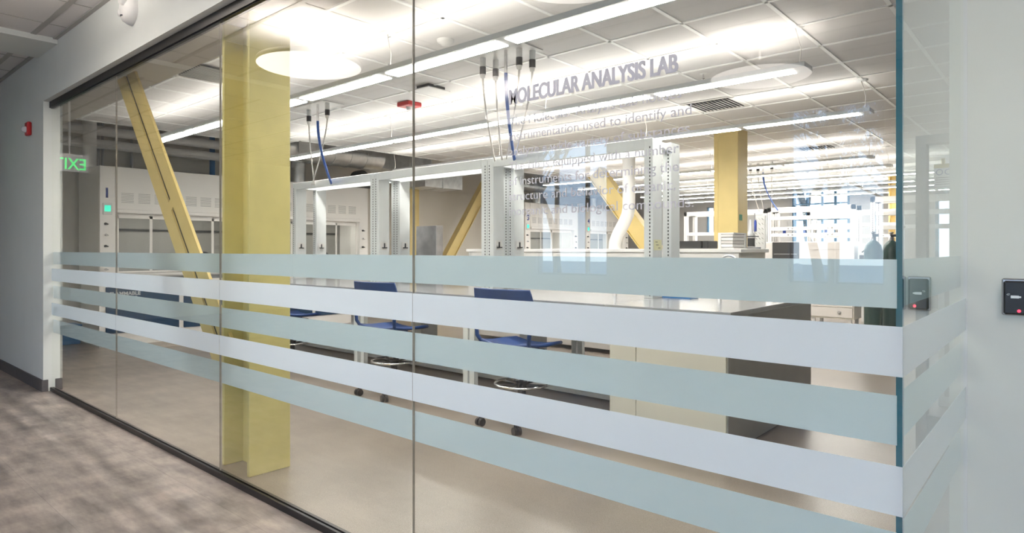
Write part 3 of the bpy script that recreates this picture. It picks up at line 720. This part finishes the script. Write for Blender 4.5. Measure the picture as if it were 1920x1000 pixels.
# ------------------------------------------------------------ stools
def make_stool(label):
    t = thing('lab_stool', label, 'stool', (0,0,0), 'blue lab stools at the island bench')
    # seat pan: curved shell, front edge rolled down (front = +y)
    s = MB(); nx, ny = 8, 10
    def P(u, v, dz):
        x = (u-.5)*.50*(1-.15*abs(v-.5)); y = (v-.5)*.44
        z = .625 + .03*((2*u-1)**2) + .022*((2*v-1)**2 if v < .5 else -.8*max(0,v-.75)**1.0) + dz
        return (x,y,z)
    for sg, dz in ((1,.012),(-1,-.012)):
        vs = [P(i/nx,j/ny,dz) for j in range(ny+1) for i in range(nx+1)]
        fs = []
        for j in range(ny):
            for i in range(nx):
                q = (j*(nx+1)+i, j*(nx+1)+i+1, (j+1)*(nx+1)+i+1, (j+1)*(nx+1)+i); fs.append(q if sg>0 else q[::-1])
        s.add(vs,fs,True)
    rim = [P(i/nx,0,0) for i in range(nx+1)]+[P(1,j/ny,0) for j in range(1,ny+1)]+[P(1-i/nx,1,0) for i in range(1,nx+1)]+[P(0,1-j/ny,0) for j in range(1,ny+1)]
    s.tube(rim,.014,8,False); s.build('seat','stool_blue',t)
    b = MB(); nz = 6
    def Q(u, v, d):
        x = (u-.5)*(.60-.05*v); y = -.265-.05*v + .06*((2*u-1)**2) + d; z = .88+.21*v
        return (x,y,z)
    for sg, d in ((1,.009),(-1,-.009)):
        vs = [Q(i/nx,j/nz,d) for j in range(nz+1) for i in range(nx+1)]; fs = []
        for j in range(nz):
            for i in range(nx):
                q = (j*(nx+1)+i, j*(nx+1)+i+1, (j+1)*(nx+1)+i+1, (j+1)*(nx+1)+i); fs.append(q)
        b.add(vs,fs,True)
    rim = [Q(i/nx,0,0) for i in range(nx+1)]+[Q(1,j/nz,0) for j in range(1,nz+1)]+[Q(1-i/nx,1,0) for i in range(1,nx+1)]+[Q(0,1-j/nz,0) for j in range(1,nz+1)]
    b.tube(rim,.009,8,False); b.build('backrest','stool_blue',t)
    for sx in (-1,1):
        MB().tube([(sx*.262,-.215,.92),(sx*.27,-.245,.82),(sx*.26,-.245,.72),(sx*.225,-.20,.635),(sx*.15,-.08,.615),(sx*.13,.04,.61)],.016,8).build('back_arm','stool_blue',t)
    MB().box(-.14,.14,-.12,.14,.575,.6,.01).box(-.05,.05,-.05,.05,.55,.575).build('seat_plate','black_plastic',t)
    MB().tube([(0,0,.1),(0,0,.34)],.033,14).build('outer_column','black_plastic',t); MB().tube([(0,0,.33),(0,0,.56)],.017,12).build('gas_lift','black_plastic',t)
    r = MB(); r.tube([(.215*math.cos(2*PI*k/28),.215*math.sin(2*PI*k/28),.325) for k in range(29)],.011,8,False); fr = r.build('foot_ring','chrome',t)
    k_ = MB()
    for k in range(5): a = 2*PI*k/5+.3; k_.beam((.02*math.cos(a),.02*math.sin(a),.315),(.215*math.cos(a),.215*math.sin(a),.322),.022,.012)
    k_.tube([(0,0,.29),(0,0,.345)],.045,14).build('ring_spokes','black_plastic',fr)
    for k in range(5):
        a = 2*PI*k/5-PI/2+PI/5-.08; ca, sa = math.cos(a), math.sin(a)
        MB().beam((0,0,.10),(.335*ca,.335*sa,.075),.04,.028).build('base_leg','black_plastic',t)
        cs = MB().tube([(.335*ca,.335*sa,.085),(.335*ca,.335*sa,.05)],.01,8).build('caster','black_plastic',t)
        w_ = MB()
        for s_ in (-1,1):
            c0 = Vector((.335*ca,.335*sa,.032)); n = Vector((math.cos(a+.6+PI/2), math.sin(a+.6+PI/2),0))
            w_.tube([c0+n*s_*.008, c0+n*s_*.03],.032,16)
        w_.build('wheel','black_plastic',cs)
    return t
st = make_stool('blue lab stool at the bench, second from the yellow column')
st.location = (-4.95,3.93,0); st.rotation_euler = (0,0,.08)
dup(st,(-3.33,3.93,0),.04,'blue lab stool at the bench right of the glass joint, rightmost')
dup(st,(-6.83,3.93,0),.05,'blue lab stool half hidden behind the yellow column, leftmost')

# ------------------------------------------------------------ fume hoods
def hood(y0, num, label, full=True, w=2.3, X=-10.407):
    t = thing('fume_hood', label, 'fume hood', (X-.48, y0+w/2, 0))
    y1 = y0+w; xb = X-.957; m = 'hood_cream'
    for a, b in ((y0,y0+.03),(y1-.03,y1)): MB().box(xb,X-.06,a,b,.98,2.6).build('side_panel',m,t)
    MB().box(xb+.02,xb+.04,y0+.03,y1-.03,1.0,2.5).build('back_liner','hood_dark',t)
    MB().box(xb+.04,X-.15,y0+.03,y1-.03,2.0,2.02).build('inner_ceiling','hood_dark',t)
    MB().box(X-.5,X-.3,y0+.3,y1-.3,1.975,2.0).build('inner_lamp','hood_lamp',t)
    ln = MB()
    for z in (1.18,1.70): ln.box(xb+.045,xb+.07,y0+.1,y1-.1,z,z+.03)
    ln.build('baffle_rail','slot_black',t)
    MB().box(xb,X-.06,y0+.03,y1-.03,2.58,2.6).build('top','white_enamel',t)
    for a, b in ((y0,y0+.2),(y1-.2,y1)):
        p = MB().box(X-.06,X,a,b,.98,2.6,.004).build('corner_post',m,t); c = (a+b)/2
        for k,z in enumerate((1.77,1.61,1.45,1.12)):
            MB().tube([(X,c-.03,z),(X+.03,c-.03,z)],.018,10).tube([(X+.03,c-.05,z),(X+.03,c,z-.006)],.009,8).build('valve_knob','chrome' if k%2 else 'black_plastic',p)
    MB().box(X-.02,X+.01,y0+.2,y1-.2,1.98,2.6,.003).box(X-.10,X+.045,y0+.2,y1-.2,1.93,1.99,.01).build('front_fascia',m,t)
    v = MB(); n = 8; ww = (w-.5)/n
    for i in range(n):
        a = y0+.25+i*ww
        for k in range(7): v.box(X+.010,X+.012,a+.02,a+ww-.04,2.085+k*.022,2.092+k*.022)
    v.build('vent_slits','panel_grey',t)
    # sash: four sliding panes in thin frames
    for i in range(4):
        sw = (w-.46)/4; a = y0+.23+i*sw; xo = X-.045-(i%2)*.02
        f = MB().box(xo,xo+.012,a,a+.022,1.07,1.9).box(xo,xo+.012,a+sw-.022,a+sw,1.07,1.9).box(xo,xo+.012,a,a+sw,1.86,1.93).box(xo,xo+.012,a,a+sw,1.06,1.085).build('sash_frame',m,t)
        MB().box(xo+.004,xo+.008,a+.022,a+sw-.022,1.085,1.86).build('pane','window_glass',f)
    MB().box(xb+.04,X-.02,y0+.03,y1-.03,.94,.985).build('work_surface','epoxy_top',t)
    MB().box(X-.02,X+.05,y0+.1,y1-.1,1.0,1.05,.015).build('airfoil_sill','white_enamel',t)
    MB().box(xb+.1,X-.015,y0,y1,.0,.94).build('base_cabinet',m,t)
    for i in range(2):
        a = y0+.075+i*1.07
        d = MB().box(X-.015,X+.008,a,a+1.0,.19,.86,.003).build('cabinet_door','cabinet_blue',t)
        MB().box(X+.008,X+.009,a+.497,a+.503,.2,.85).build('door_gap','slot_black',d)
        if full:
            for j, (s_, zz) in enumerate((('FLAMMABLE',.735),('KEEP FIRE',.665),('AWAY',.595))):
                text_mesh('warning_lettering', s_, 'label_white', d, (X+.0085, a+.25, zz), .075, face='+x', bold=.002, align='CENTER')
    tp = MB(); gy = y1-.55
    tp.tube([(xb+.25,gy-.13,.985),(xb+.25,gy-.13,1.22)]+[(xb+.25,gy-.13*math.cos(PI*k/8),1.22+.13*math.sin(PI*k/8)) for k in range(1,9)]+[(xb+.25,gy+.13,1.0)],.018,10)
    tp.build('hose_loop','black_plastic',t)
    if num:
        text_mesh('number', num, 'ink_blue', t, (X+.001,y0+.075,2.15), .19, face='+x', bold=.006)
        p = MB().box(X,X+.015,y0+.035,y0+.155,1.90,2.07,.004).build('airflow_monitor','white_plastic',t)
        MB().box(X+.015,X+.017,y0+.055,y0+.135,1.945,2.035).build('screen','lamp_green',p)
    return t
hood(3.007,'1','cream fume hood numbered 1, nearest the glass at far left')
hood(5.317,'2','cream fume hood behind the left rack bay, second in the row')
hood(12.42,'3','cream fume hood far back, left of two seen behind the right rack bay',False)
hood(15.12,'4','cream fume hood far back, right of the white column-like gap',False)
struct('trim_5', MB().box(-11.3,-10.45,14.74,15.10,0,2.7), 'wall_grey')
t = thing('recycling_bin', 'low blue bin on the floor at far left beside the first fume hood', 'bin', (-11.25,2.78,0))
MB().box(-11.42,-11.1,2.62,2.96,0,.26,.01).build('bin_body','pipe_blue',t)
MB().box(-11.44,-11.08,2.60,2.98,.26,.29,.01).build('rim','pipe_blue',t)
t = thing('floor_mat', 'tan mat on the floor in front of the first fume hood', 'mat', (-9.9,3.8,0))
MB().box(-10.36,-9.75,3.35,4.15,0,.012,.004).build('mat','mat_tan',t)

# ------------------------------------------------------------ ducts and pipes above the hoods
def single(name, mb, m, label, cat, group=None): return tag(mb.build(name,m),label,cat,group)
single('round_duct', MB().tube([(-10.9,2.3,3.17),(-10.9,7.4,3.17)],.075,16),'pipe_white','upper white horizontal round duct above the first fume hood','duct')
single('round_duct', MB().tube([(-10.9,2.6,2.97),(-10.9,6.2,2.97)],.07,16),'pipe_white','lower white horizontal round duct above the first fume hood','duct')
single('exhaust_riser', MB().tube([(-10.75,2.98,2.6),(-10.75,2.98,3.9)],.085,20),'pipe_white','white vertical exhaust pipe rising at far left beside the first fume hood','pipe')
for y,l in ((3.28,'left'),(3.34,'middle'),(3.75,'right')): single('conduit', MB().tube([(-11.42,y,2.2),(-11.42,y,3.9)],.02,8),'steel_sheet','thin grey vertical conduit on the wall above hood 1, %s of three'%l,'conduit')
single('water_pipe', MB().tube([(-11.2,4.94,2.605),(-11.2,4.94,3.9)],.045,12),'pipe_blue','blue vertical pipe rising beside the near yellow column','pipe')
sd = thing('spiral_duct','large silver round duct with band clamps above the left rack','duct',(-10.4,6.6,2.9))
MB().tube([(-10.4,5.1,3.22),(-10.4,7.85,3.22)],.25,28).build('duct_body','galvanised',sd)
for y in (5.6,6.3,6.75,7.1,7.45): MB().tube([(-10.4,y-.02,3.22),(-10.4,y+.02,3.22)],.262,28).build('band','galvanised',sd)
MB().box(-10.12,-10.1,5.95,6.3,3.08,3.3).build('control_box','white_enamel',sd)
rd_ = thing('rectangular_duct','galvanised rectangular duct dropping behind the middle rack bay','duct',(-10.6,9.2,2.7))
MB().add([(-10.2,7.85,3.45),(-10.75,7.85,3.45),(-10.75,7.85,3.0),(-10.2,7.85,3.0),(-10.1,8.4,3.6),(-11.0,8.4,3.6),(-11.0,8.4,2.95),(-10.1,8.4,2.95)],[(0,1,2,3),(4,7,6,5),(0,4,5,1),(1,5,6,2),(2,6,7,3),(3,7,4,0)]).build('transition','galvanised',rd_)
MB().box(-11.0,-10.1,8.4,9.0,2.95,3.6).box(-11.0,-10.3,9.0,10.1,2.74,3.14).build('trunk','galvanised',rd_)
MB().box(-11.01,-10.09,8.98,9.01,2.9,3.62).box(-11.01,-10.285,9.5,9.53,2.73,3.15).build('seam_flange','galvanised',rd_)
MB().prism([(8.75,3.045),(8.83,3.11),(8.75,3.19),(8.67,3.11)],-10.1,-10.095,'x').build('diamond_sticker','label_white',rd_)
single('silver_duct', MB().tube([(-10.8,6.34,2.6),(-10.8,6.34,3.1)],.13,24),'galvanised','short vertical silver duct on top of the second fume hood','duct')
bv = thing('blower','dark round blower under the silver duct above the second fume hood','blower',(-10.5,7.5,2.6))
MB().tube([(-10.55,7.45,2.79),(-10.35,7.45,2.79)],.15,24).build('body','black_plastic',bv); MB().tube([(-10.35,7.45,2.79),(-10.33,7.45,2.79)],.07,16).build('hub','steel_sheet',bv)
MB().box(-10.6,-10.3,7.3,7.65,2.6,2.67).build('foot','black_plastic',bv)
single('vent_pipe', MB().tube([(-4.77,8.0,CZ),(-4.77,8.0,2.0),(-4.79,8.0,1.9),(-4.85,8.0,1.78),(-4.95,8.0,1.62),(-5.0,8.0,1.5),(-5.0,8.0,1.413)],.09,20),'pipe_white','thick white pipe from the ceiling bending down left onto the low counter','pipe')
mp_ = thing('pipe_manifold','white looped pipework on the far wall left of the far fume hoods','pipework',(-11.2,11.6,2.5))
MB().tube([(-10.9,11.85,2.55),(-10.9,11.9,2.55),(-10.9,12.0,2.65),(-10.9,12.0,3.6)],.07,12).build('bent_pipe','pipe_white',mp_)
MB().box(-11.2,-10.9,11.8,12.3,2.45,2.48).build('shelf_bracket','panel_grey',mp_)
MB().box(-11.1,-10.8,12.2,12.5,2.7,3.0,.02).build('motor_box','black_plastic',mp_)
single('branch_duct', MB().tube([(-10.9,12.6,3.1),(-10.9,17.6,3.1)],.16,16),'galvanised','long silver duct above the far fume hoods','duct')
for y in (13.5,16.2): single('exhaust_collar', MB().tube([(-10.9,y,2.6),(-10.9,y,2.94)],.12,16),'galvanised','silver exhaust collar on top of the far fume hood at %s' % ('left' if y<14 else 'right'),'duct')

# ------------------------------------------------------------ low white counter behind the racks
lw = thing('low_counter','long low white counter running behind the racks','counter',(-5.3,7.6,0))
MB().box(-7.3,-2.90,7.3,8.15,.06,1.365).build('body','hood_cream',lw)
MB().box(-7.33,-2.86,7.27,8.17,1.365,1.41,.004).build('top','white_enamel',lw)
MB().box(-2.90,-2.895,7.34,8.1,.06,1.365).build('end_panel','cabinet_beige',lw)
MB().box(-4.1,-4.097,7.285,7.3,.1,1.36).box(-3.95,-3.66,7.288,7.3,1.05,1.33).build('front_panel','hood_cream',lw)
for a,b,l in ((-3.90,-3.52,'left'),(-3.50,-3.43,'right')):
    tt = thing('black_analyser','low black instrument on the counter left of the mid yellow column, %s part'%l,'instrument',((a+b)/2,7.8,1.41))
    MB().box(a,b,7.65,7.95,1.412,1.51,.006).build('body','black_plastic',tt)
    MB().box(a+.02,b-.02,7.645,7.65,1.44,1.49).build('front','black_plastic',tt)
og = thing('drawer_organiser','small white drawer organiser on the counter right of the yellow column','organiser',(-3.1,7.7,1.41))
MB().box(-3.17,-3.13,7.35,7.75,1.41,1.60,.003).box(-3.13,-2.98,7.35,7.75,1.41,1.425).box(-3.13,-2.98,7.35,7.75,1.585,1.60).box(-3.13,-2.98,7.70,7.75,1.42,1.59).build('case','white_enamel',og)
for k in range(4): MB().box(-3.125,-2.985,7.34,7.69,1.43+k*.039,1.463+k*.039,.002).build('drawer','instrument_beige' if k%2 else 'white_plastic',og)
gp = thing('glassware_apparatus','clamped glassware apparatus with small black knobs on the counter corner','apparatus',(-2.95,7.85,1.41))
MB().box(-3.0,-2.88,7.8,7.95,1.41,1.43).tube([(-2.94,7.9,1.43),(-2.94,7.9,1.85)],.006,8).build('stand','steel_sheet',gp)
MB().lathe((-2.97,7.85,1.55),[(.0001,0),(.03,.005),(.04,.04),(.02,.09),(.012,.16),(.012,.22)],14).build('flask','clear_lens',gp)
MB().lathe((-2.90,7.82,1.62),[(.0001,0),(.015,.0),(.015,.12),(.008,.14)],12).build('vial','bottle_blue',gp)
MB().box(-2.98,-2.90,7.78,7.80,1.44,1.54).tube([(-3.02,7.82,1.56),(-2.86,7.82,1.56)],.006,8).build('clamp','black_plastic',gp)
dr = thing('drying_rack','white plastic drying rack board beside the glassware','rack',(-2.95,8.1,1.41))
MB().box(-2.99,-2.87,8.06,8.09,1.41,1.83,.004).build('board','white_plastic',dr)
pg_ = MB()
for i in range(3):
    for k in range(6): pg_.tube([(-2.97+.04*i,8.06,1.47+.06*k),(-2.97+.04*i,8.0,1.49+.06*k)],.004,6)
pg_.build('pegs','white_plastic',dr)

# ------------------------------------------------------------ far benches
fb = thing('far_bench','white far bench on casters with beige drawers, right of the island','lab bench',(-3.6,13.2,0))
MB().box(-5.0,-2.80,12.8,13.8,.87,.91,.003).build('benchtop','white_enamel',fb)
MB().box(-3.75,-2.98,12.85,13.5,.12,.87).build('cabinet','cabinet_beige',fb)
for z0,z1 in ((.15,.33),(.34,.55),(.56,.85)):
    d = MB().box(-3.73,-3.0,12.83,12.85,z0,z1,.004).build('drawer','instrument_beige',fb)
    MB().lathe((-3.22,12.83,(z0+z1)/2),[(.0001,-.02),(.03,-.018),(.032,0)],12,'y').build('knob','panel_grey',d)
for x in (-3.68,-3.06,-4.9):
    for y in (12.9,13.4): MB().box(x-.03,x+.03,y-.03,y+.03,.0,.12 if x>-4 else .87).build('foot','white_enamel',fb)
MB().box(-2.86,-2.82,12.85,13.6,.1,.87).build('leg_panel','fixture_grey',fb)
ins = thing('bench_instrument','large beige instrument with a black front panel on the far bench','instrument',(-3.8,13.1,.91))
MB().box(-4.58,-2.98,12.85,13.4,.912,1.55,.01).build('body','instrument_beige',ins)
MB().box(-4.43,-3.93,12.835,12.85,.95,1.545,.003).build('front_panel','black_plastic',ins)
MB().box(-4.40,-4.10,12.833,12.835,1.31,1.318).box(-4.08,-3.97,12.833,12.835,1.311,1.317).build('name_strip','fixture_grey',ins)
MB().box(-3.9,-3.0,12.845,12.85,1.40,1.404).build('seam','panel_grey',ins)
MB().box(-3.05,-2.98,12.84,12.85,1.0,1.5).build('side_vent','fixture_grey',ins)
pm = thing('small_pump','grey and black small pump unit at the right end of the far bench','pump',(-2.8,13.1,.91))
MB().box(-2.93,-2.70,12.9,13.2,.912,1.50,.006).build('case','fixture_grey',pm)
MB().box(-2.90,-2.75,12.88,12.9,1.0,1.3).build('panel','black_plastic',pm)
MB().tube([(-2.85,12.85,1.35),(-2.78,12.85,1.42),(-2.74,12.85,1.3)],.012,8).build('hose','black_plastic',pm)

def far_rack(x0,x1,y,z1,label,rails=(2.05,1.83,1.70),z0=.91,boxes=True):
    t = thing('bench_rack',label,'rack',((x0+x1)/2,y,z0))
    for a in (x0,x1-.07):
        for yy in (y,y+.45):
            p = MB().box(a,a+.07,yy,yy+.1,z0,z1).build('post','white_enamel',t)
            s = MB(); slots(s,a+.035,yy,z0+.02,z1-.05); s.build('slot_row','slot_black',p)
    MB().box(x0,x1,y,y+.08,z1-.09,z1).box(x0,x1,y+.45,y+.53,z1-.09,z1).build('top_beam','white_enamel',t)
    for k,z in enumerate(rails):
        r = MB().box(x0+.07,x1-.07,y+.02,y+.3,z-.035,z+.035).build('shelf_rail' if k==0 else 'outlet_rail','white_enamel',t)
        if k:
            o = MB(); n = max(2,int((x1-x0)/.6))
            for i in range(n):
                cx = x0+(i+.6)*(x1-x0)/(n+.2)
                for q in (-.04,.04): o.lathe((cx+q,y+.02,z),[(.0001,-.006),(.018,-.005),(.018,0)],8,'y')
            o.build('outlets','panel_grey',r)
    return t
far_rack(-6.67,-4.81,13.6,2.25,'white bench rack far back, left of the pair behind the mid column',(1.75,1.55))
far_rack(-4.79,-3.14,13.6,2.27,'white bench rack far back above the large beige instrument')
far_rack(-4.6,-2.75,15.6,2.27,'white bench rack farthest back in front of the blue-framed window',(1.95,1.7))
far_rack(-2.60,-.9,12.3,2.30,'white bench rack far right, behind the green gas cylinders',(2.02,1.78))
fb2 = thing('far_bench','white bench farthest back by the window wall','lab bench',(-4.3,15.9,0))
MB().box(-6.6,-3.1,15.5,16.4,.87,.91).build('benchtop','white_enamel',fb2); MB().box(-6.5,-3.2,15.55,16.3,0,.87).build('cabinet','white_enamel',fb2)
fb3 = thing('far_bench','white bench behind the green gas cylinders at right','lab bench',(-1.7,12.6,0))
MB().box(-2.65,-.85,12.1,13.0,.87,.91).build('benchtop','white_enamel',fb3)
for x in (-2.55,-.95):
    for y in (12.2,12.9): MB().box(x-.03,x+.03,y-.03,y+.03,0,.87).build('leg','white_enamel',fb3)
fb4 = thing('far_bench','white bench beneath the far left bench rack','lab bench',(-5.9,13.9,0))
MB().box(-6.75,-5.02,13.3,14.4,.87,.91).build('benchtop','white_enamel',fb4); MB().box(-6.7,-5.05,13.35,14.3,0,.87).build('cabinet','white_enamel',fb4)
# bottles on rails
for i in range(6):
    x = -4.5+.2*i; tag(MB().lathe((x,13.75,1.735),[(.03,0),(.03,.09),(.012,.11),(.012,.13),(.0001,.13)],12).build('reagent_bottle','clear_lens' if i%2 else 'bottle_blue'),'small reagent bottle on the far rack rail above the beige instrument','bottle','reagent bottles on the far rack')
# gas cylinders
def cylinder(x,y,label):
    t = thing('gas_cylinder',label,'gas cylinder',(x,y,0),'green gas cylinders')
    MB().lathe((x,y,0),[(.0001,0),(.11,0),(.115,.02),(.115,1.38),(.10,1.46),(.06,1.51),(.035,1.53)],24).build('body','tank_green',t)
    MB().lathe((x,y,1.53),[(.035,0),(.035,.05),(.02,.055),(.02,.10),(.03,.10),(.03,.12),(.0001,.12)],14).build('valve','steel_sheet',t)
    MB().tube([(x,y-.02,1.6),(x+.07,y-.03,1.6)],.02,10).build('regulator','black_plastic',t)
cylinder(-2.10,10.1,'dark green gas cylinder standing at right beside the glass corner, nearer one')
cylinder(-1.93,10.38,'dark green gas cylinder standing at right beside the glass corner, farther one')

# framed glazed door with goggles sign, seen through the side pane
fy = 5.21
df = struct('door_1', MB().box(-.82,-.757,fy,fy+.12,0,2.19).box(-.757,1.1,fy,fy+.12,2.13,2.19).box(1.04,1.1,fy,fy+.12,0,2.13), 'door_grey')
MB().box(-.757,1.04,fy+.05,fy+.06,.25,2.13).build('pane','window_glass',df)
MB().box(-.757,1.04,fy+.03,fy+.08,0,.25).build('kick_panel','door_grey',df)
sg = thing('goggles_sign','white and yellow safety sign with goggles hung on the glazed door','sign',(-.64,fy,1.83))
MB().box(-.715,-.60,fy+.02,fy+.026,1.83,1.985,.002).build('board','label_white',sg)
MB().box(-.715,-.60,fy+.018,fy+.02,1.958,1.985).build('yellow_header','sign_yellow',sg)
g_ = MB()
for cx in (-.683,-.633): g_.tube([(cx+.018*math.cos(2*PI*k/14),fy+.018,1.93+.018*math.sin(2*PI*k/14)) for k in range(15)],.003,6,False)
g_.build('goggles_symbol','ink_blue',sg)
l_ = MB()
for k in range(4): l_.box(-.705,-.61-.01*(k%2),fy+.0185,fy+.02,1.845+.015*k,1.849+.015*k)
l_.build('text_lines','ink',sg)
MB().tube([(-.66,fy+.01,1.985),(-.66,fy+.0,2.02)],.012,10).build('suction_hook','sign_yellow',sg)
sm = thing('wall_cabinet','grey low cabinet behind the glazed door','cabinet',(0,7.0,0))
MB().box(-.9,.9,6.8,7.3,0,1.2,.01).build('body','fixture_grey',sm); MB().box(-.85,-.02,6.79,6.8,.1,1.15).box(.02,.85,6.79,6.8,.1,1.15).build('door','panel_grey',sm)
